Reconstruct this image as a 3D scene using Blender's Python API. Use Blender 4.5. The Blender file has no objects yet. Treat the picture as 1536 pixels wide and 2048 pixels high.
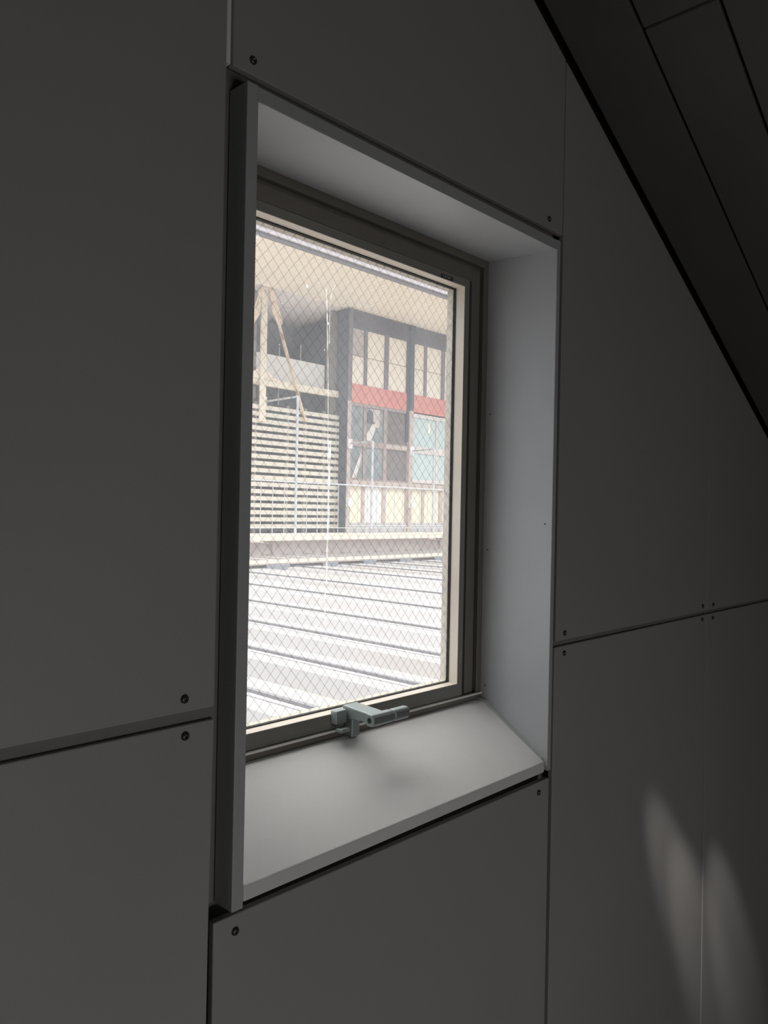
import bpy, bmesh, math, random
from mathutils import Vector, Matrix
random.seed(7)
S = bpy.context.scene
C = S.collection
OZ = 2.6            # the lens is 2.6 m above the floor; heights below are given relative to it

# ------------------------------------------------------------------ camera
cam_d = bpy.data.cameras.new('camera')
cam = bpy.data.objects.new('camera', cam_d); C.objects.link(cam)
R_ = Vector((0.68484, -0.72843, 0.01961)).normalized()
F_ = Vector((0.72858, 0.68496, -0.00056)).normalized()
U_ = R_.cross(F_).normalized(); R_ = F_.cross(U_).normalized()
M = Matrix((R_, U_, -F_)).transposed().to_4x4(); M.translation = (0, 0, OZ)
cam.matrix_world = M
cam_d.sensor_fit = 'VERTICAL'; cam_d.sensor_height = 36.0
cam_d.lens = 36.0 * 1552.94 / 2048.0
cam_d.clip_start = 0.02; cam_d.clip_end = 300
S.camera = cam

# ------------------------------------------------------------------ world, sun, exposure
W = bpy.data.worlds.new('world'); S.world = W; W.use_nodes = True
nt = W.node_tree; nt.nodes.clear()
wo = nt.nodes.new('ShaderNodeOutputWorld'); bg = nt.nodes.new('ShaderNodeBackground')
tc = nt.nodes.new('ShaderNodeTexCoord'); sx = nt.nodes.new('ShaderNodeSeparateXYZ')
cr = nt.nodes.new('ShaderNodeValToRGB')
cr.color_ramp.elements[0].position = 0.42; cr.color_ramp.elements[0].color = (0.50, 0.47, 0.43, 1)
cr.color_ramp.elements[1].position = 0.52; cr.color_ramp.elements[1].color = (0.78, 0.85, 0.96, 1)
e_ = cr.color_ramp.elements.new(0.73); e_.color = (0.84, 0.89, 0.97, 1)
e_ = cr.color_ramp.elements.new(0.86); e_.color = (4.7, 4.65, 4.55, 1)     # bright haze high up around the sun
e_ = cr.color_ramp.elements.new(1.0); e_.color = (5.2, 5.15, 5.05, 1)
mp = nt.nodes.new('ShaderNodeMapRange'); mp.inputs[1].default_value = -1; mp.inputs[2].default_value = 1
nt.links.new(tc.outputs['Generated'], sx.inputs[0]); nt.links.new(sx.outputs[2], mp.inputs[0])
nt.links.new(mp.outputs[0], cr.inputs[0]); nt.links.new(cr.outputs[0], bg.inputs[0])
bg.inputs[1].default_value = 1.05
nt.links.new(bg.outputs[0], wo.inputs[0])

def light(name, kind, loc, energy, color=(1, 1, 1), **kw):
    d = bpy.data.lights.new(name, kind); d.energy = energy; d.color = color
    o = bpy.data.objects.new(name, d); C.objects.link(o); o.location = loc
    for k, v in kw.items(): setattr(d, k, v)
    return o
def aim(o, v):
    o.rotation_euler = Vector(v).to_track_quat('-Z', 'Y').to_euler()
sun = light('sun', 'SUN', (10, -4, 14), 2.2, (1.0, 0.955, 0.90), angle=math.radians(0.8))
aim(sun, (-0.42, 0.28, -0.86))
# added fill lamp for an unbuilt window on the camera's side of the room
fill_lamp = light('room_fill', 'AREA', (0.35, -2.45, 1.10), 18.0, (1.0, 0.975, 0.95), shape='RECTANGLE', size=1.6, size_y=0.9)
aim(fill_lamp, (0, 1, 0))
# added spot lamps that make the light patch on the lower right wall
for nm, tgt, src, en, ang, bl in (('glint_spot', (2.44, 1.0, -1.12), (1.80, 0.68, -0.14), 20, 14, 0.9),
                                  ('glint_spot', (2.66, 1.0, -1.40), (1.96, 0.64, -0.24), 24, 16, 0.9),
                                  ('glint_spot', (2.98, 1.0, -1.55), (2.30, 0.62, -0.32), 27, 16, 0.9),
                                  ('glint_spot', (3.66, 1.0, -1.62), (3.02, 0.64, -0.42), 26, 14, 0.9)):
    sp = light(nm, 'SPOT', (src[0], src[1], src[2] + OZ), en, (1.0, 0.93, 0.9), spot_size=math.radians(ang), spot_blend=bl, shadow_soft_size=0.02)
    aim(sp, [a - b for a, b in zip(tgt, src)])

vs = S.view_settings
vs.view_transform = 'Standard'; vs.look = 'None'; vs.exposure = 0.0; vs.gamma = 1.0; vs.use_curve_mapping = False
S.cycles.max_bounces = 10; S.cycles.diffuse_bounces = 6; S.cycles.transparent_max_bounces = 12

# ------------------------------------------------------------------ materials
def mat(name, col, rough=0.6, metal=0.0, var=0.06, vscale=6.0, bump=0.0, bscale=400.0, spec=0.4, stain=None, stain_amt=0.0, stain_scale=3.0, stretch=(1, 1, 1)):
    m = bpy.data.materials.new(name); m.use_nodes = True; n = m.node_tree; b = n.nodes['Principled BSDF']
    b.inputs['Roughness'].default_value = rough; b.inputs['Metallic'].default_value = metal
    b.inputs['Specular IOR Level'].default_value = spec
    t = n.nodes.new('ShaderNodeTexCoord'); mpn = n.nodes.new('ShaderNodeMapping'); mpn.inputs['Scale'].default_value = stretch
    n.links.new(t.outputs['Object'], mpn.inputs[0])
    no = n.nodes.new('ShaderNodeTexNoise'); no.inputs['Scale'].default_value = vscale; no.inputs['Detail'].default_value = 5
    n.links.new(mpn.outputs[0], no.inputs['Vector'])
    r = n.nodes.new('ShaderNodeValToRGB')
    r.color_ramp.elements[0].position = 0.3; r.color_ramp.elements[1].position = 0.7
    r.color_ramp.elements[0].color = tuple(max(0, c * (1 - var)) for c in col) + (1,)
    r.color_ramp.elements[1].color = tuple(min(1, c * (1 + var)) for c in col) + (1,)
    n.links.new(no.outputs[0], r.inputs[0]); last = r.outputs[0]
    if stain:
        n2 = n.nodes.new('ShaderNodeTexNoise'); n2.inputs['Scale'].default_value = stain_scale; n2.inputs['Detail'].default_value = 6
        n.links.new(mpn.outputs[0], n2.inputs['Vector'])
        r2 = n.nodes.new('ShaderNodeValToRGB'); r2.color_ramp.elements[0].position = 0.5; r2.color_ramp.elements[1].position = 0.68
        r2.color_ramp.elements[1].color = (stain_amt,) * 3 + (1,)
        n.links.new(n2.outputs[0], r2.inputs[0])
        mx = n.nodes.new('ShaderNodeMix'); mx.data_type = 'RGBA'
        n.links.new(r2.outputs[0], mx.inputs[0]); n.links.new(last, mx.inputs[6]); mx.inputs[7].default_value = tuple(stain) + (1,)
        last = mx.outputs[2]
    n.links.new(last, b.inputs['Base Color'])
    if bump:
        nb = n.nodes.new('ShaderNodeTexNoise'); nb.inputs['Scale'].default_value = bscale; nb.inputs['Detail'].default_value = 2
        n.links.new(t.outputs['Object'], nb.inputs['Vector'])
        bp = n.nodes.new('ShaderNodeBump'); bp.inputs['Strength'].default_value = bump; bp.inputs['Distance'].default_value = 0.001
        n.links.new(nb.outputs[0], bp.inputs['Height']); n.links.new(bp.outputs[0], b.inputs['Normal'])
    return m

M_panel = mat('painted_panel', (0.40, 0.395, 0.387), 0.55, bump=0.25, vscale=1.5, var=0.04)
M_back = mat('joint_backing', (0.24, 0.235, 0.225), 0.7)
M_strip = mat('bright_joint_strip', (0.93, 0.90, 0.86), 0.5)
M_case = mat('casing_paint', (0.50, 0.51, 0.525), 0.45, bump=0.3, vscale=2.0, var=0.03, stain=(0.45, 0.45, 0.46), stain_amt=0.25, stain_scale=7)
M_sill = mat('sill_daylit_paint', (0.88, 0.87, 0.855), 0.5, bump=0.3, vscale=2.0, var=0.03, stain=(0.80, 0.79, 0.78), stain_amt=0.3, stain_scale=6)  # sill colour lightened well above the casing paint to stand in for skylight
M_alu = mat('bronze_aluminium', (0.22, 0.20, 0.178), 0.42, 0.35, var=0.04)
M_alu2 = mat('sash_aluminium', (0.30, 0.285, 0.26), 0.42, 0.35, var=0.04)
M_bead = mat('daylit_bead_paint', (0.80, 0.72, 0.62), 0.5, var=0.05)  # bead made lighter than the sash to carry daylight from outside
M_gask = mat('black_gasket', (0.035, 0.035, 0.035), 0.6)
M_outer = mat('weathered_bead', (0.62, 0.55, 0.45), 0.6, stain=(0.3, 0.27, 0.22), stain_amt=0.6, stain_scale=60)
M_zinc = mat('cast_grey_metal', (0.33, 0.37, 0.36), 0.4, 0.4, bump=0.3, bscale=900)
M_hole = mat('dark_socket', (0.02, 0.02, 0.02), 0.6)
M_screw = mat('dark_screw_steel', (0.10, 0.10, 0.095), 0.35, 0.7)
M_label = mat('dark_label', (0.04, 0.045, 0.045), 0.4)
M_print = mat('silver_print', (0.5, 0.52, 0.52), 0.4)
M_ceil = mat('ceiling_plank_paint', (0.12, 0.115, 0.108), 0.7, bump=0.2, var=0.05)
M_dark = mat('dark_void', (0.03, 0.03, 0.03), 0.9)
M_floor = mat('floor_vinyl', (0.20, 0.19, 0.18), 0.5)
M_wire = mat('glass_wire', (0.24, 0.22, 0.22), 0.5, 0.2)
M_roof = mat('galvalume_roof', (0.295, 0.285, 0.285), 0.5, 0.0, var=0.03, vscale=2, stain=(0.275, 0.235, 0.20), stain_amt=0.5, stain_scale=0.9, stretch=(1, .35, 1))
M_valley = mat('dusty_valley', (0.35, 0.30, 0.25), 0.8, 0.0, var=0.08, vscale=5, stain=(0.34, 0.32, 0.315), stain_amt=0.7, stain_scale=3, stretch=(1, .4, 1))
M_seam = mat('seam_metal', (0.45, 0.44, 0.43), 0.5)
M_seamf = mat('seam_shaded_face', (0.15, 0.145, 0.155), 0.7)  # dark seam colour holds the shade on its near face
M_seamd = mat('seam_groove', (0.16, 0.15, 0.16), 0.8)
M_clos = mat('closure_shaded_metal', (0.22, 0.235, 0.27), 0.6)  # dark blue-grey holds the shade under the end flashing
M_cap = mat('cap_flashing', (0.37, 0.33, 0.295), 0.6, var=0.05, stain=(0.38, 0.32, 0.26), stain_amt=0.5, stain_scale=2)
M_roof2 = mat('far_roof', (0.42, 0.39, 0.375), 0.6)
M_slab = mat('walkway_concrete', (0.62, 0.56, 0.49), 0.8, var=0.06, stain=(0.35, 0.28, 0.2), stain_amt=0.4, stain_scale=5, stretch=(1, 1, 6))
M_wallb = mat('mortar_wall', (0.50, 0.44, 0.41), 0.9, var=0.06, stain=(0.60, 0.53, 0.46), stain_amt=0.5)
M_white = mat('white_paint', (0.80, 0.79, 0.78), 0.5)
M_cream = mat('cream_board', (0.90, 0.80, 0.66), 0.6, var=0.02)
M_creaml = mat('light_cream_board', (0.86, 0.79, 0.61), 0.6, var=0.02)
M_whiteb = mat('white_board', (0.88, 0.85, 0.80), 0.6, var=0.02)
M_greyb = mat('grey_and_shadowed_board', (0.50, 0.44, 0.40), 0.7, var=0.06)  # grey sheets and backing; also the shadow coloured into one upper panel
M_red = mat('red_band', (0.66, 0.24, 0.20), 0.65, var=0.05)
M_brown = mat('brown_column', (0.50, 0.41, 0.37), 0.6, var=0.05, stain=(0.58, 0.49, 0.44), stain_amt=0.5)
M_mull = mat('grey_mullion', (0.19, 0.17, 0.185), 0.6)
M_slate = mat('slate_band', (0.085, 0.09, 0.11), 0.7)
M_sideg = mat('shaded_side', (0.06, 0.072, 0.095), 0.7)  # near-black colour holds the shade on the columns' left sides
M_greyc = mat('grey_column', (0.26, 0.24, 0.21), 0.7)
M_frame = mat('pale_window_frame', (0.66, 0.60, 0.56), 0.5)
M_wfr = mat('brown_window_frame', (0.33, 0.27, 0.25), 0.6)
M_teal = mat('teal_frosted_glass', (0.50, 0.60, 0.58), 0.25, var=0.04)
M_dirty = mat('dusty_glass', (0.22, 0.245, 0.245), 0.35, var=0.3, vscale=3, stain=(0.36, 0.36, 0.35), stain_amt=0.8, stain_scale=1.5)
M_board = mat('brown_screen_board', (0.17, 0.145, 0.135), 0.8, var=0.2, vscale=5)
M_slat = mat('cream_slat', (0.72, 0.665, 0.56), 0.6, var=0.04, vscale=3)
M_steel = mat('cream_steel', (0.86, 0.77, 0.62), 0.6, var=0.06, vscale=8, stain=(0.50, 0.33, 0.22), stain_amt=0.5, stain_scale=9)
M_rust = mat('rusty_steel', (0.80, 0.66, 0.50), 0.7, var=0.1, vscale=12, stain=(0.42, 0.22, 0.12), stain_amt=0.9, stain_scale=4)
M_galv = mat('galvanised_pipe', (0.58, 0.60, 0.63), 0.4, 0.2)
M_base = mat('grey_base', (0.46, 0.46, 0.47), 0.8)
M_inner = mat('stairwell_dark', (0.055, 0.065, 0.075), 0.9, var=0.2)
M_pink = mat('rear_soffit', (0.93, 0.85, 0.82), 0.8)
M_soff = mat('corrugated_soffit', (0.93, 0.86, 0.75), 0.7, var=0.02)
M_fasc = mat('grey_fascia', (0.22, 0.21, 0.22), 0.7)
M_gut = mat('pale_gutter', (0.70, 0.66, 0.69), 0.5)
M_ground = mat('asphalt', (0.30, 0.29, 0.27), 0.9)
M_drip = mat('whitewash_drip', (0.85, 0.84, 0.82), 0.7)

# wired glass pane: clear with a dusty film
M_glass = bpy.data.materials.new('dusty_wired_glass'); M_glass.use_nodes = True
n = M_glass.node_tree; n.nodes.clear()
o_ = n.nodes.new('ShaderNodeOutputMaterial'); tr = n.nodes.new('ShaderNodeBsdfTransparent'); tr.inputs[0].default_value = (0.95, 0.96, 0.955, 1)
tl = n.nodes.new('ShaderNodeBsdfTranslucent'); tl.inputs[0].default_value = (0.88, 0.90, 0.93, 1)
gl = n.nodes.new('ShaderNodeBsdfGlossy'); gl.inputs['Roughness'].default_value = 0.03
mx = n.nodes.new('ShaderNodeMixShader'); mx2 = n.nodes.new('ShaderNodeMixShader'); mx2.inputs[0].default_value = 0.03
tcg = n.nodes.new('ShaderNodeTexCoord'); ng = n.nodes.new('ShaderNodeTexNoise'); ng.inputs['Scale'].default_value = 5; ng.inputs['Detail'].default_value = 8
rg = n.nodes.new('ShaderNodeMapRange'); rg.inputs[1].default_value = 0.3; rg.inputs[2].default_value = 0.8; rg.inputs[3].default_value = 0.13; rg.inputs[4].default_value = 0.22
n.links.new(tcg.outputs['Object'], ng.inputs['Vector']); n.links.new(ng.outputs[0], rg.inputs[0]); n.links.new(rg.outputs[0], mx.inputs[0])
n.links.new(tr.outputs[0], mx.inputs[1]); n.links.new(tl.outputs[0], mx.inputs[2])
n.links.new(mx.outputs[0], mx2.inputs[1]); n.links.new(gl.outputs[0], mx2.inputs[2]); n.links.new(mx2.outputs[0], o_.inputs[0])
# thin whitish dirt on the glass
M_splat = bpy.data.materials.new('dried_dirt'); M_splat.use_nodes = True
n = M_splat.node_tree; n.nodes.clear()
o_ = n.nodes.new('ShaderNodeOutputMaterial'); tr = n.nodes.new('ShaderNodeBsdfTransparent')
tl = n.nodes.new('ShaderNodeBsdfTranslucent'); tl.inputs[0].default_value = (0.97, 0.96, 0.95, 1)
mx = n.nodes.new('ShaderNodeMixShader'); n.links.new(tr.outputs[0], mx.inputs[1]); n.links.new(tl.outputs[0], mx.inputs[2])
tcg = n.nodes.new('ShaderNodeTexCoord'); ng = n.nodes.new('ShaderNodeTexNoise'); ng.inputs['Scale'].default_value = 60; ng.inputs['Detail'].default_value = 6
mpg = n.nodes.new('ShaderNodeMapping'); mpg.inputs['Scale'].default_value = (4, 1, 0.7)
rg = n.nodes.new('ShaderNodeMapRange'); rg.inputs[1].default_value = 0.35; rg.inputs[2].default_value = 0.62; rg.inputs[3].default_value = 0.12; rg.inputs[4].default_value = 0.75
n.links.new(tcg.outputs['Object'], mpg.inputs[0]); n.links.new(mpg.outputs[0], ng.inputs['Vector']); n.links.new(ng.outputs[0], rg.inputs[0]); n.links.new(rg.outputs[0], mx.inputs[0])
n.links.new(mx.outputs[0], o_.inputs[0])

# ------------------------------------------------------------------ mesh helpers
class MB:
    def __init__(s): s.bm = bmesh.new()
    def box(s, x0, x1, y0, y1, z0, z1):
        v = [s.bm.verts.new((x, y, z + OZ)) for x in (x0, x1) for y in (y0, y1) for z in (z0, z1)]
        for f in ((0, 1, 3, 2), (4, 6, 7, 5), (0, 4, 5, 1), (2, 3, 7, 6), (0, 2, 6, 4), (1, 5, 7, 3)):
            s.bm.faces.new([v[i] for i in f])
        return s
    def prism(s, pts, axis, a, b):
        """polygon pts (two coordinates, the remaining axes in order) extruded along axis from a to b"""
        def P(p, t):
            q = {'x': (t, p[0], p[1]), 'y': (p[0], t, p[1]), 'z': (p[0], p[1], t)}[axis]
            return (q[0], q[1], q[2] + OZ)
        va = [s.bm.verts.new(P(p, a)) for p in pts]; vb = [s.bm.verts.new(P(p, b)) for p in pts]
        s.bm.faces.new(va); s.bm.faces.new(vb[::-1])
        for i in range(len(pts)):
            j = (i + 1) % len(pts); s.bm.faces.new((va[i], vb[i], vb[j], va[j]))
        return s
    def sheet(s, pts, axis, a, b, t):
        """open profile of thickness t (measured down) extruded along axis"""
        low = [(p[0], p[1] - t) for p in pts[::-1]]
        return s.prism(list(pts) + low, axis, a, b)
    def bar(s, p, q, w, h=None, seg=None, r2=None):
        p = Vector((p[0], p[1], p[2] + OZ)); q = Vector((q[0], q[1], q[2] + OZ)); d = (q - p).normalized()
        up = Vector((0, 0, 1)) if abs(d.z) < 0.95 else Vector((0, 1, 0))
        a = d.cross(up).normalized(); b = a.cross(d).normalized()
        if seg:
            ring = [(math.cos(2 * math.pi * i / seg), math.sin(2 * math.pi * i / seg)) for i in range(seg)]; r = w; rr = w if r2 is None else r2
            va = [s.bm.verts.new(p + a * c * r + b * e * r) for c, e in ring]; vb = [s.bm.verts.new(q + a * c * rr + b * e * rr) for c, e in ring]
        else:
            h = h or w; ring = ((-.5, -.5), (.5, -.5), (.5, .5), (-.5, .5))
            va = [s.bm.verts.new(p + a * c * w + b * e * h) for c, e in ring]; vb = [s.bm.verts.new(q + a * c * w + b * e * h) for c, e in ring]
        k = len(va); s.bm.faces.new(va); s.bm.faces.new(vb[::-1])
        for i in range(k):
            s.bm.faces.new((va[i], vb[i], vb[(i + 1) % k], va[(i + 1) % k]))
        return s
    def lathe(s, o, prof, axis=(0, -1, 0), seg=20):
        o = Vector((o[0], o[1], o[2] + OZ)); d = Vector(axis).normalized()
        up = Vector((0, 0, 1)) if abs(d.z) < 0.9 else Vector((1, 0, 0)); a = d.cross(up).normalized(); b = a.cross(d)
        rings = []
        for r, h in prof:
            if r == 0: rings.append([s.bm.verts.new(o + d * h)])
            else: rings.append([s.bm.verts.new(o + d * h + (a * math.cos(2 * math.pi * i / seg) + b * math.sin(2 * math.pi * i / seg)) * r) for i in range(seg)])
        for A, B in zip(rings, rings[1:]):
            for i in range(seg):
                j = (i + 1) % seg
                if len(A) == 1 and len(B) == 1: continue
                if len(A) == 1: s.bm.faces.new((A[0], B[i], B[j]))
                elif len(B) == 1: s.bm.faces.new((A[i], B[0], A[j]))
                else: s.bm.faces.new((A[i], B[i], B[j], A[j]))
        return s
    def build(s, name, m, parent=None, bevel=0.0, smooth=False, seg=2):
        bmesh.ops.recalc_face_normals(s.bm, faces=s.bm.faces)
        xs = [v.co.x for v in s.bm.verts]; ys = [v.co.y for v in s.bm.verts]; zs = [v.co.z for v in s.bm.verts]
        org = Vector(((min(xs) + max(xs)) / 2, (min(ys) + max(ys)) / 2, min(zs)))
        bmesh.ops.translate(s.bm, verts=s.bm.verts, vec=-org)
        me = bpy.data.meshes.new(name); s.bm.to_mesh(me); s.bm.free()
        me.materials.append(m)
        if smooth:
            for p in me.polygons: p.use_smooth = True
        o = bpy.data.objects.new(name, me); C.objects.link(o)
        o['_org'] = tuple(org)
        if parent is None: o.location = org
        else:
            o.parent = parent; o.location = org - Vector(parent['_org'])
        if bevel:
            b = o.modifiers.new('bevel', 'BEVEL'); b.width = bevel; b.segments = seg; b.limit_method = 'ANGLE'; b.angle_limit = math.radians(40)
        return o
def thing(name, loc, label=None, cat=None, group=None, kind=None):
    o = bpy.data.objects.new(name, None); C.objects.link(o); o.empty_display_size = 0.1
    o.location = (loc[0], loc[1], loc[2] + OZ); o['_org'] = (loc[0], loc[1], loc[2] + OZ)
    return tag(o, label, cat, group, kind)
def tag(o, label=None, cat=None, group=None, kind=None):
    if label: o['label'] = label
    if cat: o['category'] = cat
    if group: o['group'] = group
    if kind: o['kind'] = kind
    return o

# ------------------------------------------------------------------ window wall
def roofz(x): return 1.156 - 0.508 * (x - 1.69)
XL, XR = -2.0, 5.0
wall = thing('wall_front', (1.2, 1.1, -2.6), 'grey clad gable wall of large screwed panels around the window', 'wall', kind='structure')
Y0, Y1 = 1.050, 1.290      # carcass behind the cladding
hx0, hx1, hz0, hz1 = 0.742, 1.676, -0.622, 0.672
core = MB()
core.prism([(XL, -2.6), (hx0, -2.6), (hx0, roofz(hx0) + .2), (XL, roofz(XL) + .2)], 'y', Y0, Y1)
core.prism([(hx1, -2.6), (XR, -2.6), (XR, roofz(XR) + .2), (hx1, roofz(hx1) + .2)], 'y', Y0, Y1)
core.prism([(hx0, hz1), (hx1, hz1), (hx1, roofz(hx1) + .2), (hx0, roofz(hx0) + .2)], 'y', Y0, Y1)
core.box(hx0, hx1, Y0, Y1, -2.6, hz0)
core.build('wall_core', M_back, wall)
FB = -2.59
PY = 1.012; TH = 0.014
G = 0.004
def panel(pts, label=None):
    o = MB().prism(pts, 'y', PY, PY + TH).build('wall_panel', M_panel, wall, bevel=0.0022)
    if label: o['label'] = label
    return o
def screw(p, x, z):
    hd = MB().lathe((x, PY, z), [(0.0070, 0.0), (0.0068, 0.0016), (0.0056, 0.0034), (0.0036, 0.0044), (0.0030, 0.0044), (0.0026, 0.0012), (0, 0.0010)]).build('screw', M_screw, p, smooth=True)
    return hd
cz = lambda x: roofz(x) - 0.012
pA = panel([(XL + .01, -0.3075), (0.7015, -0.3075), (0.7005, cz(0.70)), (XL + .01, cz(XL))])
pB = panel([(XL + .01, FB), (0.694, FB), (0.6985, -0.65), (0.7015, -0.3262), (XL + .01, -0.3262)])
pC = panel([(0.7125, 0.6925), (1.7075, 0.6965), (1.7075, cz(1.7075)), (0.7125, cz(0.7125))])
pD = panel([(0.7150, FB), (1.7000, FB), (1.6930, -0.6520), (0.7075, -0.6465)])
pE = panel([(1.7120, -0.3170), (2.6900, -0.3180), (2.6900, cz(2.69)), (1.7120, cz(1.712))])
pF = panel([(1.7160, FB), (2.7280, FB), (2.6950, -0.3300), (1.7080, -0.3310)])
pG = panel([(2.6960, -0.3180), (XR - .02, -0.3180), (XR - .02, cz(XR - .02)), (2.6960, cz(2.696))])
pH = panel([(2.7370, FB), (XR - .02, FB), (XR - .02, -0.3300), (2.7010, -0.3300)])
for p, x, z in ((pC, .7505, .7159), (pC, 1.642, .7195), (pA, .6475, -.2871), (pB, .6496, -.343), (pD, .7486, -.6738), (pD, 1.6457, -.6772),
                (pE, 1.7542, -.2993), (pF, 1.7536, -.35), (pE, 2.6619, -.299), (pG, 2.7559, -.3010), (pF, 2.6598, -.3446), (pH, 2.7538, -.3475)):
    screw(p, x, z)
MB().box(0.702, 0.712, 1.0185, 1.050, 0.6955, cz(.70)).build('joint_strip', M_strip, wall)['label'] = 'pale strip filling the joint above the casing'

for x0, x1 in ((XL + .01, .7015), (1.712, 2.69), (2.70, XR - .02)):
    MB().box(x0, x1, 1.0200, 1.034, -.3330, -.3060).build('joint_strip', M_back, wall)
# room shell
rs = MB().box(XL, XR, -2.6, 1.05, -2.7, -2.6).build('floor', M_floor); tag(rs, 'grey floor of the room', 'floor', kind='structure')
ww = MB().box(XL - .1, XL, -2.6, 1.29, -2.7, 3.4).build('wall_left', M_panel); tag(ww, 'grey side wall left of the camera', 'wall', kind='structure')
ww = MB().box(XR, XR + .1, -2.6, 1.29, -2.7, 0.1).build('wall_right', M_panel); tag(ww, 'low grey wall under the eaves', 'wall', kind='structure')
ww = MB().prism([(XL, -2.6), (XR, -2.6), (XR, roofz(XR) + .05), (XL, roofz(XL) + .05)], 'y', -2.7, -2.6).build('wall_back', M_panel)
tag(ww, 'grey wall behind the camera', 'wall', kind='structure')

# ceiling: planks along the slope with dark grooves
ceil = thing('ceiling', (1.5, -0.8, 1.2), 'dark sloping ceiling of long planks', 'ceiling', kind='structure')
k_ = math.sqrt(1 + 0.508 ** 2)
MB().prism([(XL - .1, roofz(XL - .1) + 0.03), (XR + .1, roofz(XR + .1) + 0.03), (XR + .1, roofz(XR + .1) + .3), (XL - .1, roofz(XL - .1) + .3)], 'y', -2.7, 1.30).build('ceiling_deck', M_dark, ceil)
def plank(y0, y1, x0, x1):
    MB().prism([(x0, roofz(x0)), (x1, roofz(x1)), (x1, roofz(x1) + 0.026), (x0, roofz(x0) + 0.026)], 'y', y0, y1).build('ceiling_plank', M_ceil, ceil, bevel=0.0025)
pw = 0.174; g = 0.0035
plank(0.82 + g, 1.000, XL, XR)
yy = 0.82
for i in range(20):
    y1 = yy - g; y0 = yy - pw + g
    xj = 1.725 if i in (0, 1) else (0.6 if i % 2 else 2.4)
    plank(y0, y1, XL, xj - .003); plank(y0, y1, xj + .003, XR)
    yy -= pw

# ------------------------------------------------------------------ window casing (deep reveal)
cas = thing('trim_1', (1.2, 1.1, -0.63), 'projecting metal casing lining the deep window reveal, with sloped sill', 'window casing', kind='structure')
# each board is a thin folded section: flange face to the room, return at the back
MB().prism([(0.7325, 1.000), (0.7545, 1.000), (0.7545, 1.206), (0.7480, 1.206), (0.7480, 1.048), (0.7325, 1.048)], 'z', -0.6355, 0.6730).build('side_board', M_case, cas, bevel=0.0015)
MB().prism([(1.664, 1.000), (1.6795, 1.000), (1.6795, 1.048), (1.671, 1.048), (1.671, 1.206), (1.664, 1.206)], 'z', -0.6265, 0.6730).build('side_board', M_case, cas, bevel=0.0015)
MB().prism([(1.000, 0.6470), (1.000, 0.6715), (1.048, 0.6715), (1.048, 0.664), (1.206, 0.667), (1.206, 0.6600)], 'x', 0.7545, 1.664).build('head_board', M_case, cas, bevel=0.0012)
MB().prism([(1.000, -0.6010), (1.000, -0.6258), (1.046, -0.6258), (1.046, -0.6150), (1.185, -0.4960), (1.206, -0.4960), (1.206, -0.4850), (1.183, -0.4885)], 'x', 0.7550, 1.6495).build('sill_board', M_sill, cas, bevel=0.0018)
MB().prism([(1.000, -0.6200), (1.046, -0.6200), (1.206, -0.4950), (1.206, -0.480), (1.183, -0.4830), (1.012, -0.5960)], 'x', 1.6497, 1.6640).build('sill_end', M_case, cas)
for y, z in ((1.190, .2590), (1.190, -.0944), (1.190, -.4485), (1.020, -.0228)):
    MB().lathe((1.664, y, z), [(0.0022, 0), (0.0020, 0.0010), (0, 0.0014)], axis=(-1, 0, 0), seg=12).build('rivet', M_screw, cas)

# ------------------------------------------------------------------ window
win = thing('window_1', (1.2, 1.22, -0.49), 'bronze awning window of dusty wired glass in deep grey casing', 'window', kind='structure')
FX0, FX1, FZ0, FZ1 = 0.7545, 1.664, -0.486, 0.660
def frame(mb, x0, x1, z0, z1, w, y0, y1, wb=None):
    wb = w if wb is None else wb
    mb.box(x0, x0 + w, y0, y1, z0, z1); mb.box(x1 - w, x1, y0, y1, z0, z1)
    mb.box(x0 + w, x1 - w, y0, y1, z1 - w, z1); mb.box(x0 + w, x1 - w, y0, y1, z0, z0 + wb)
    return mb
f = MB(); frame(f, FX0, FX1, FZ0, FZ1, 0.020, 1.204, 1.285, 0.018)
frame(f, FX0 + .020, FX1 - .020, FZ0 + .018, FZ1 - .020, 0.010, 1.216, 1.285, 0.002)
frame(f, FX0 + .030, FX1 - .030, FZ0 + .020, FZ1 - .030, 0.034, 1.210, 1.285, 0.003)
f.build('outer_frame', M_alu, win, bevel=0.0012)
SX0, SX1, SZ0, SZ1 = 0.826, 1.586, -0.466, 0.594
s_ = MB(); frame(s_, SX0, SX1, SZ0, SZ1, 0.020, 1.206, 1.236, 0.033); frame(s_, SX0 - .006, SX1 + .006, SZ0 - .004, SZ1 + .004, 0.012, 1.228, 1.262, .012)
frame(s_, SX0, SX1, SZ0, SZ1, 0.012, 1.236, 1.262, 0.026)
sash = s_.build('sash', M_alu2, win, bevel=0.0010)
# thin bright lip of the frame under the sash
MB().box(FX0 + .002, FX1 - .002, 1.1985, 1.207, -0.4705, -0.4665).build('frame_lip', M_strip, win)['label'] = 'thin bright metal lip below the sash'
bd = MB(); frame(bd, SX0 + .0185, SX1 - .0185, SZ0 + .0315, SZ1 - .0185, 0.0022, 1.2062, 1.2345, 0.0022); bd.build('glazing_bead', M_bead, win)['label'] = 'glazing bead inside the sash, coloured light beige for the daylight on it'
gk = MB(); frame(gk, SX0 + .017, SX1 - .017, SZ0 + .030, SZ1 - .017, 0.006, 1.2335, 1.2375, 0.006); gk.build('gasket', M_gask, win)
ob = MB(); frame(ob, SX0 + .012, SX1 - .012, SZ0 + .024, SZ1 - .012, 0.013, 1.2400, 1.258, 0.013); ob.build('outer_bead', M_outer, win)['label'] = 'weathered cream outer glazing bead'
GX0, GX1, GZ0, GZ1 = SX0 + .018, SX1 - .018, SZ0 + .031, SZ1 - .018
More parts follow.
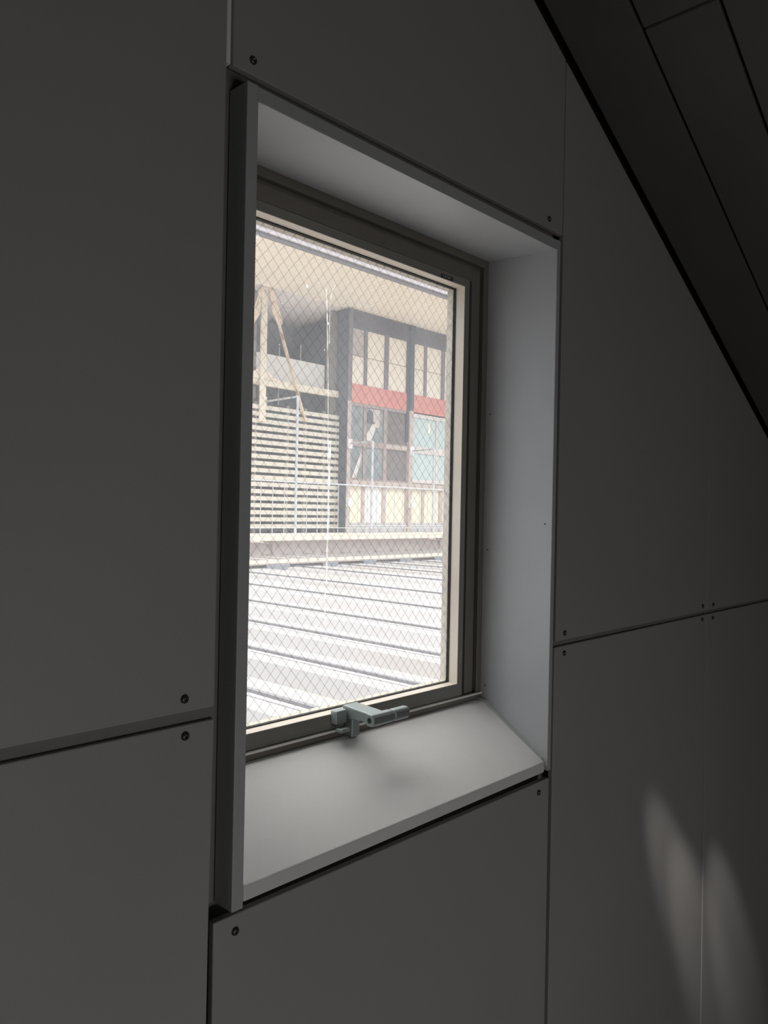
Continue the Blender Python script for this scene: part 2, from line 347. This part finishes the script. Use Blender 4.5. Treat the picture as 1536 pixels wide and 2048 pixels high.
gp = MB(); v = [gp.bm.verts.new((x, 1.2388, z + OZ)) for x, z in ((GX0, GZ0), (GX1, GZ0), (GX1, GZ1), (GX0, GZ1))]; gp.bm.faces.new(v)
pane = gp.build('glass_pane', M_glass, win)
# diamond wire mesh cast in the pane
wm = MB(); pw_, ph_ = 0.0271, 0.0305; sl = ph_ / pw_; x00, z00 = 0.9379, 0.5206
def clipline(x, z, m):
    pts = []
    for X in (GX0, GX1):
        Z = z + m * (X - x)
        if GZ0 <= Z <= GZ1: pts.append((X, Z))
    for Z in (GZ0, GZ1):
        X = x + (Z - z) / m
        if GX0 < X < GX1: pts.append((X, Z))
    return pts[:2] if len(pts) >= 2 else None
for m in (sl, -sl):
    for i in range(-80, 90):
        c = clipline(x00 + i * pw_, z00, m)
        if c: wm.bar((c[0][0], 1.2392, c[0][1]), (c[1][0], 1.2392, c[1][1]), 0.00040)
wm.build('wire_mesh', M_wire, pane)
# dried drip and spots
st = MB()
def blot(x, z, rx, rz, y=1.2382, k=14, jit=.15):
    vs_ = [st.bm.verts.new((x + rx * math.cos(a) * (1 + random.uniform(-jit, jit)), y, z + rz * math.sin(a) * (1 + random.uniform(-jit, jit)) + OZ)) for a in [2 * math.pi * i / k for i in range(k)]]
    st.bm.faces.new(vs_)
def streak(pts, w0, w1):
    L = []; Rr = []
    for i, (x, z) in enumerate(pts):
        w = (w0 + (w1 - w0) * i / (len(pts) - 1)) * random.uniform(.7, 1.3)
        L.append(st.bm.verts.new((x - w, 1.2381, z + OZ))); Rr.append(st.bm.verts.new((x + w, 1.2381, z + OZ)))
    for i in range(len(pts) - 1): st.bm.faces.new((L[i], L[i + 1], Rr[i + 1], Rr[i]))
streak([(1.1225, .475), (1.1240, .455), (1.1262, .43), (1.1275, .40), (1.1290, .37), (1.1310, .33), (1.1325, .29), (1.1340, .25), (1.1352, .20), (1.136, .15), (1.1365, .10)], .0020, .0012)
streak([(1.1500, .490), (1.1400, .475), (1.1355, .455), (1.1345, .43), (1.1340, .39), (1.1348, .36)], .0014, .0010)
streak([(1.1410, .15), (1.1412, .08), (1.1414, .0), (1.1416, -.06)], .0036, .0030)
streak([(1.1400, -.06), (1.1400, -.12), (1.1402, -.16)], .0028, .0016)
streak([(1.1365, -.165), (1.1368, -.20), (1.1370, -.245)], .0024, .0010)
for x, z, r in ((1.0676, .4686, .0042), (1.1218, .3437, .0026), (.9383, .536, .0050), (1.1023, .4838, .0018), (.9974, .3343, .0018), (1.003, .419, .0016), (1.0698, -.2074, .0016), (1.13, .402, .003)):
    blot(x, z, r, r)
st.build('dried_splash', M_splat, pane)['label'] = 'whitish dried drip and spots on the glass'
# small maker label on the sash
lab = MB().box(1.4700, 1.5150, 1.2045, 1.2062, 0.5755, 0.5845).build('label_plate', M_label, win)
pr = MB()
for i, (w, h) in enumerate(((.004, .003), (.006, .004), (.005, .0035), (.007, .004), (.003, .003))):
    pr.box(1.4750 + i * .0072, 1.4750 + i * .0072 + w * .7, 1.2040, 1.2046, .5800 - h / 2, .5800 + h / 2)
pr.build('label_print', M_print, lab)
# window opener on the bottom rail
op = MB()
op.prism([(1.206, -0.4180), (1.108, -0.4235), (1.100, -0.4290), (1.102, -0.4400), (1.128, -0.4420), (1.206, -0.4470)], 'x', 1.164, 1.206)
opener = op.build('window_opener', M_zinc, win, bevel=0.0025); opener['label'] = 'grey cast opener arm at the bottom centre of the sash'
MB().box(1.1290, 1.1600, 1.188, 1.206, -0.4520, -0.4240).build('hinge_bracket', M_zinc, opener, bevel=0.002)
MB().box(1.1290, 1.1560, 1.172, 1.190, -0.4670, -0.4590).build('mounting_foot', M_zinc, opener, bevel=0.002)
MB().box(1.168, 1.1920, 1.180, 1.204, -0.4840, -0.4440).build('opener_base', M_zinc, opener, bevel=0.002)
def octo(cy, cz, r, c=.55):
    return [(cy - r, cz - r * c), (cy - r * c, cz - r), (cy + r * c, cz - r), (cy + r, cz - r * c), (cy + r, cz + r * c), (cy + r * c, cz + r), (cy - r * c, cz + r), (cy - r, cz + r * c)]
MB().prism(octo(1.107, -0.4300, .0125), 'x', 1.146, 1.2080).build('crank_socket', M_zinc, opener, bevel=0.0018)
MB().lathe((1.1462, 1.107, -0.4300), [(0.0060, 0.0004), (0.0, 0.0004)], axis=(-1, 0, 0)).build('socket_hole', M_hole, opener)
MB().prism(octo(1.107, -0.4300, .0125), 'x', 1.2125, 1.2590).build('crank_knuckle', M_zinc, opener, bevel=0.003)

# ------------------------------------------------------------------ outside: folded metal roof below the window
roof = thing('metal_roof', (8, 5, -1.15), 'sunlit white folded metal roof with standing seams just below the window', 'roof')
seams = [0.95, 1.77, 2.60, 3.40, 4.22, 5.14, 6.25, 7.42, 8.90, 10.00, 11.00, 12.05, 13.17, 14.3, 15.4, 16.5, 17.6, 18.7]
YE = 10.5
prof = [(-2.5, -1.0)]
val = []
for a, b in zip(seams, seams[1:]):
    s = (b - a); r = a + .27 * s; l = b - (.31 * .85) * s if a < 6 else b - .16 * s
    if a >= 6: r = l - .30 * s
    prof += [(r, -1.0), (r + .07 * s, -1.10), (l - .09 * s, -1.10), (l, -1.0)]; val.append((r, l, s))
prof.append((21, -1.0))
MB().sheet(prof, 'y', 1.30, YE, 0.02).build('roof_sheet', M_roof, roof)
for r, l, s in val:
    MB().sheet([(r + .08 * s, -1.097), (l - .10 * s, -1.097)], 'y', 1.31, YE - .3, 0.002).build('valley_floor', M_valley, roof)
    MB().box(r - .02, l + .02, YE - .12, YE - .10, -1.10, -0.94).build('closure_plate', M_clos, roof)
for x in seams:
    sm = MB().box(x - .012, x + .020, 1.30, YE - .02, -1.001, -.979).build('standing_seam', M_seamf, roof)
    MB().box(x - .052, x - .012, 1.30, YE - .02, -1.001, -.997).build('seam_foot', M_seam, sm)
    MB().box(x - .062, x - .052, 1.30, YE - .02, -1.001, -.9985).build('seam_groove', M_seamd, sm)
MB().prism([(YE - .02, -.925), (YE - .02, -.950), (YE + .02, -.950), (YE + .02, -.940), (YE + .62, -.935), (YE + .62, -.915)], 'x', -2.5, 21).build('end_flashing', M_cap, roof)

roof2 = thing('metal_roof', (8, 11.8, -1.0), 'far dull strip of ribbed roof beyond the cream flashing', 'roof')
MB().box(-2.5, 24, YE + .2, 13.1, -1.03, -.985).build('roof_sheet', M_roof2, roof2)
x = 2.0
while x < 22:
    MB().prism([(x - .02, -.985), (x - .012, -.945), (x + .012, -.945), (x + .02, -.985)], 'y', YE + .7, 13.0).build('roof_rib', M_roof2, roof2); x += .55

# retaining wall, walkway, pipes
kerb = MB().box(-2.5, 24, 13.0, 13.3, -2.0, -.66).build('retaining_wall', M_wallb); tag(kerb, 'low pinkish mortar wall under the walkway edge', 'wall')
sl_ = thing('walkway_slab', (10, 13.5, -.7), 'pale concrete walkway slab with white edge in front of the factory', 'walkway')
MB().box(-2.5, 24, 12.92, 15.4, -.640, -.545).build('slab', M_slab, sl_)
MB().box(-2.5, 24, 12.80, 12.92, -.665, -.615).build('edge_gutter', M_slab, sl_, bevel=.01)['label'] = 'cream gutter along the slab edge'
for i, (xa, lbl) in enumerate(((9.75, 'bent brown downpipe on the low wall, near the left of the view'), (15.35, 'bent brown downpipe on the low wall, near the right of the view'))):
    t = thing('drain_pipe', (xa, 12.9, -1), lbl, 'pipe', 'downpipes on the low wall')
    MB().bar((xa, 12.75, -.67), (xa + .62, 12.95, -.72), .018, seg=10).build('pipe_arm', M_brown, t)
    MB().bar((xa + .62, 12.95, -.71), (xa + .62, 12.95, -.96), .024, seg=10).build('pipe_drop', M_brown, t)
    MB().box(xa - .10, xa + .02, 12.74, 12.80, -.685, -.655).build('gutter_outlet', M_brown, t)

# railing
rail = thing('safety_railing', (12, 13.15, -.54), 'thin galvanised railing along the walkway with tall bracket pipes', 'railing')
MB().bar((-2, 13.15, .610), (24, 13.15, .610), .017, seg=10).build('top_rail', M_galv, rail)
MB().bar((-2, 13.15, -.40), (24, 13.15, -.40), .008, seg=6).build('bottom_rail', M_galv, rail)
x = 11.14 - .322 * 12
i = 0
while x < 23:
    if abs(x - 11.14) > .05: MB().bar((x, 13.15, -.545), (x, 13.15, .61), .0095, seg=6).build('baluster', M_galv, rail)
    x += .322; i += 1
for xp, top, ya, m in ((11.14, 2.50, 14.35, M_galv), (13.54, 1.70, 13.95, M_galv), (15.88, 1.68, 13.95, M_galv), (18.2, 1.68, 13.95, M_galv)):
    p = MB().bar((xp, 13.15, -.545), (xp, 13.15, top), .030, seg=12).build('post', m, rail)
    MB().bar((xp, 13.16, top), (xp, ya, top - .02), .022, seg=10).build('bracket_pipe', m, p)
    MB().box(xp - .07, xp + .07, ya - .03, ya, top - .14, top + .10).build('bracket_plate', M_white, p)

# ------------------------------------------------------------------ factory facade
fac = thing('factory_building', (16, 14, -.54), 'cream and red panelled factory facade with deep corrugated eave', 'building')
YF = 14.0
B = 2.36; X0 = 13.42
def bx(name, m, x0, x1, y0, y1, z0, z1, parent=None, bevel=0, label=None):
    o = MB().box(x0, x1, y0, y1, z0, z1).build(name, m, parent or fac, bevel)
    if label: o['label'] = label
    return o
for k in range(5):
    c = X0 + k * B
    w0 = .02 if k == 0 else 0
    col = bx('column', M_brown, c + w0, c + .15, YF - .06, YF + .15, -.54, 2.75)
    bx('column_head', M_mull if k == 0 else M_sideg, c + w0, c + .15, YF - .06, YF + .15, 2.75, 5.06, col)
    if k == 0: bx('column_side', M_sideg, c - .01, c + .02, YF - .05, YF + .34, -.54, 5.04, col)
    else: bx('column_side', M_sideg, c - .09, c, YF - .02, YF + .1, 1.9, 5.04, col)  # dark strip painted for the shaded left face
    if k == 4: break
    xa, xb = c + .15, c + B - .0
    bx('louvre_band', M_slate, xa, xb, YF, YF + .08, 4.62, 5.07)
    lv = MB()
    for q in range(9): lv.box(xa, xb, YF - .02, YF, 4.64 + q * .048, 4.655 + q * .048)
    lv.build('louvre_blades', M_mull, fac)
    cells = [(xa, xa + .49), (xa + .59, xa + 1.25), (xa + 1.39, xb - .06)]
    for j, (p, q) in enumerate(cells):
        bx('upper_panel', M_cream, p, q, YF + .03, YF + .06, 3.22, 3.92)
        bx('upper_panel', M_greyb if (k == 0 and j == 0) else M_cream, p, q, YF + .03, YF + .06, 3.94, 4.62, label='cream board coloured grey for the shadow on it' if (k == 0 and j == 0) else None)
        bx('lower_panel', M_whiteb if (k == 0 and j == 1) else M_creaml, p, q, YF + .03, YF + .06, -.30, .62, label='white board' if (k == 0 and j == 1) else None)
    for p, q in ((xa + .49, xa + .59), (xa + 1.25, xa + 1.39), (xb - .06, xb)):
        bx('mullion', M_mull, p, q, YF - .005, YF + .06, 3.22, 4.64)
        bx('lower_mullion', M_brown, p, q, YF - .005, YF + .06, -.30, .66)
    bx('joint_backing', M_greyb, xa, xb, YF + .062, YF + .08, 3.2, 4.64)
    bx('red_band', M_red, xa, xb, YF - .01, YF + .08, 2.74, 3.21)
    bx('sill', M_brown, xa, xb, YF - .05, YF + .08, .62, .78)
    bx('base_band', M_base, xa, xb, YF - .01, YF + .08, -.54, -.30)
    bx('base_trim', M_white, xa, xb, YF - .03, YF - .01, -.385, -.365)
    bx('lower_backing', M_brown, xa, xb, YF + .062, YF + .08, -.3, .66)
    # windows
    if k == 0:
        fr = MB(); zs = (.78, 1.66, 1.78, 2.72)
        fr.box(xa, xb, YF, YF + .06, 1.64, 1.80); 
        for p, q in ((xa, xa + .04), (xa + .50, xa + .60), (xa + 1.25, xa + 1.38), (xb - .05, xb)): fr.box(p, q, YF - .004, YF + .064, .78, 2.74)
        fr.box(xa, xb, YF + .001, YF + .06, 2.66, 2.74); fr.box(xa, xb, YF + .001, YF + .06, .78, .83)
        wf = fr.build('window_frame', M_wfr, fac)
        for j, (p, q) in enumerate(((xa + .04, xa + .50), (xa + .60, xa + 1.25), (xa + 1.38, xb - .05))):
            for z0, z1 in ((.83, 1.64), (1.80, 2.66)):
                bx('window_pane' if j < 2 else 'window_board', M_dirty if j < 2 else M_board, p, q, YF + .03, YF + .04, z0, z1, wf)
        bx('transom_rail', M_brown, xa + 1.30, xb - .05, YF - .02, YF + .03, 1.66, 1.76, wf)
    else:
        fr = MB(); h = (xa + xb - .06) / 2
        for p, q in ((xa, xa + .06), (h - .02, h + .02), (xb - .14, xb - .05)): fr.box(p, q, YF - .004, YF + .064, .80, 2.70)
        fr.box(xa, xb - .05, YF, YF + .06, 2.60, 2.70); fr.box(xa, xb - .05, YF, YF + .06, 1.62, 1.80); fr.box(xa, xb - .05, YF, YF + .06, .80, .90)
        wf = fr.build('window_frame', M_frame, fac)
        for z0, z1 in ((.90, 1.62), (1.80, 2.60)):
            for p, q in ((xa + .06, h - .02), (h + .02, xb - .14)): bx('window_pane', M_teal, p, q, YF + .03, YF + .04, z0, z1, wf)
        if k == 1:
            for p in (h - .36, h + .66): bx('sticker', M_creaml, p, p + .09, YF + .02, YF + .03, 2.22, 2.50, wf, label='pale yellow strip taped to the teal pane')
# clutter pressed against the dusty panes of the first bay
def clutter(pts, m, lbl, y=YF + .012, nm='board'):
    o = MB().prism(pts, 'y', y, y + .012).build(nm, m); tag(o, lbl, 'board', 'boards standing against the dusty window')
xa = X0 + .15
clutter([(xa + .12, .84), (xa + .28, .84), (xa + .47, 1.42), (xa + .42, 1.48)], M_frame, 'pale narrow board leaning against the lower left dusty pane')
clutter([(xa + .74, 2.64), (xa + 1.10, 2.64), (xa + 1.10, 2.18), (xa + .92, 2.18), (xa + .92, 2.30), (xa + .74, 2.34)], M_greyb, 'grey notched sheet behind the upper middle dusty pane')
clutter([(xa + .62, 1.82), (xa + .80, 1.82), (xa + .98, 2.24), (xa + .84, 2.28), (xa + .62, 2.0)], M_frame, 'pale torn sheet low in the upper middle dusty pane', YF + .004)
clutter([(xa + .64, 2.26), (xa + .86, 2.26), (xa + .84, 2.56), (xa + .72, 2.62), (xa + .64, 2.5)], M_slate, 'dark gap shape high in the upper middle dusty pane', YF + .000, 'dark_gap_sheet')  # flat dark sheet drawn in the outline of a gap
# back volume
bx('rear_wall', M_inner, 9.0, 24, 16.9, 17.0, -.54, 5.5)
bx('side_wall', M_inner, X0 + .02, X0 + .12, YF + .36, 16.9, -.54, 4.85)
bx('rear_floor', M_base, 9.0, 24, YF + .1, 17, -.60, -.545)
bx('grey_column', M_greyc, 13.24, 13.43, 14.36, 14.56, -.54, 5.0, label='grey column at the corner of the open bay')
bx('left_wall', M_greyc, 6.0, 10.97, 14.45, 14.60, -.54, 5.0, label='grey wall left of the cream steel post')
bx('dormer_box', M_slate, 12.1, 13.0, 15.6, 16.9, 3.8, 4.72, label='dark box under the rear soffit')
# soffit: corrugated sheet sloping up to the eave
EY = 12.07
def sz(y): return 5.08 + .10 * (14.0 - y)
so = MB(); pts = []
x = 5.0
i = 0
cor = []
while x < 24:
    cor += [(x, 0.0), (x + .06, 0.0), (x + .08, .035), (x + .14, .035)]; x += .16
for y0, y1 in ((EY, 14.15),):
    va = [so.bm.verts.new((p, y0, sz(y0) + h + OZ)) for p, h in cor]; vb = [so.bm.verts.new((p, y1, sz(y1) + h + OZ)) for p, h in cor]
    for i in range(len(cor) - 1): so.bm.faces.new((va[i], va[i + 1], vb[i + 1], vb[i]))
so.build('eave_soffit', M_soff, fac)
MB().prism([(14.1, sz(14.1)), (17.0, sz(17.0)), (17.0, sz(17) + .05), (14.1, sz(14.1) + .06)], 'x', 5, 24).build('rear_soffit', M_pink, fac)
MB().prism([(EY - .05, sz(EY) + .06), (EY - .05, sz(EY) + .14), (17, sz(17) + .5), (17, sz(17) + .1)], 'x', 5, 24).build('roof_deck', M_roof2, fac)
bx('fascia', M_fasc, 5, 24, EY - .05, EY, sz(EY) - .02, sz(EY) + .065)
MB().prism([(EY - .05, sz(EY) + .067), (EY - .10, sz(EY) + .072), (EY - .11, sz(EY) + .150), (EY - .05, sz(EY) + .150)], 'x', 5, 24).build('eave_gutter', M_gut, fac)
bx('gutter_lip', M_fasc, 5, 24, EY - .12, EY - .105, sz(EY) + .150, sz(EY) + .160)

# white light boxes on the columns
for k, lbl in ((0, 'small white box on the column beside the slatted screen'), (1, 'small white box on the column between the factory bays')):
    c = X0 + k * B
    o = MB().box(c + .0, c + .17, YF - .16, YF - .062, .11, .33).build('junction_box', M_white, bevel=.012); tag(o, lbl, 'box', 'white boxes on the factory columns')

# slatted screen
scr = thing('louvre_screen', (11, 14.2, -.54), 'tall cream slatted screen closing the open bay', 'screen')
for q in range(18):
    z0 = -.44 + q * .1602
    MB().box(6.0, 13.40, 14.20, 14.225, z0, z0 + .096).build('slat', M_slat, scr)
for xq in (7.2, 9.0, 10.2, 10.8, 11.75, 12.3, 12.9, 13.3):
    MB().box(xq, xq + .06, 14.23, 14.29, -.54, 2.45).build('screen_post', M_greyc, scr)

# cream steel bracing frame
st2 = thing('bracing_frame', (11.1, 14.35, -.54), 'rust-spotted cream steel post, beam and braces in the open bay', 'steel frame')
MB().box(10.88, 11.05, 14.16, 14.20, 2.0, 5.05).build('post', M_steel, st2)
MB().box(8.0, 13.40, 14.24, 14.34, 2.84, 3.00).build('beam', M_steel, st2)
MB().prism([(10.45, 2.98), (11.45, 2.98), (11.27, 3.08), (11.07, 3.20), (10.86, 3.20), (10.65, 3.08)], 'y', 14.21, 14.23).build('gusset_plate', M_steel, st2)
MB().bar((11.06, 14.14, 5.06), (12.22, 14.14, 2.12), .085, .03).build('diagonal_brace', M_rust, st2)
MB().prism([(11.06, 5.00), (11.16, 5.02), (11.46, 4.35), (11.36, 4.18), (11.16, 4.50)], 'y', 14.10, 14.12).build('brace_plate', M_rust, st2)
MB().bar((10.86, 14.14, 5.00), (9.75, 14.14, 2.12), .085, .03).build('diagonal_brace', M_rust, st2)
MB().prism([(10.87, 5.06), (10.78, 4.95), (10.55, 4.30), (10.63, 4.15), (10.78, 4.40)], 'y', 14.10, 14.12).build('brace_plate', M_rust, st2)

bp_ = MB().box(11.0, 13.22, 14.58, 14.66, 2.95, 3.66).build('balcony_panel', M_whiteb); tag(bp_, 'white balcony panel hung behind the steel beam', 'panel')
for xq, zt, lbl in ((12.25, 4.05, 'thin upright rod behind the white balcony panel, left one'), (12.95, 4.22, 'thin upright rod behind the white balcony panel, right one')):
    o = MB().bar((xq, 15.2, 2.6), (xq, 15.2, zt), .014, seg=8).build('upright_rod', M_galv); tag(o, lbl, 'rod', 'rods behind the balcony panel')
gr = MB().box(-60, 90, 1.4, 120, -6.2, -6.0).build('ground', M_ground); tag(gr, 'asphalt ground far below', 'ground', kind='structure')

for o in bpy.data.objects:
    if '_org' in o.keys(): del o['_org']
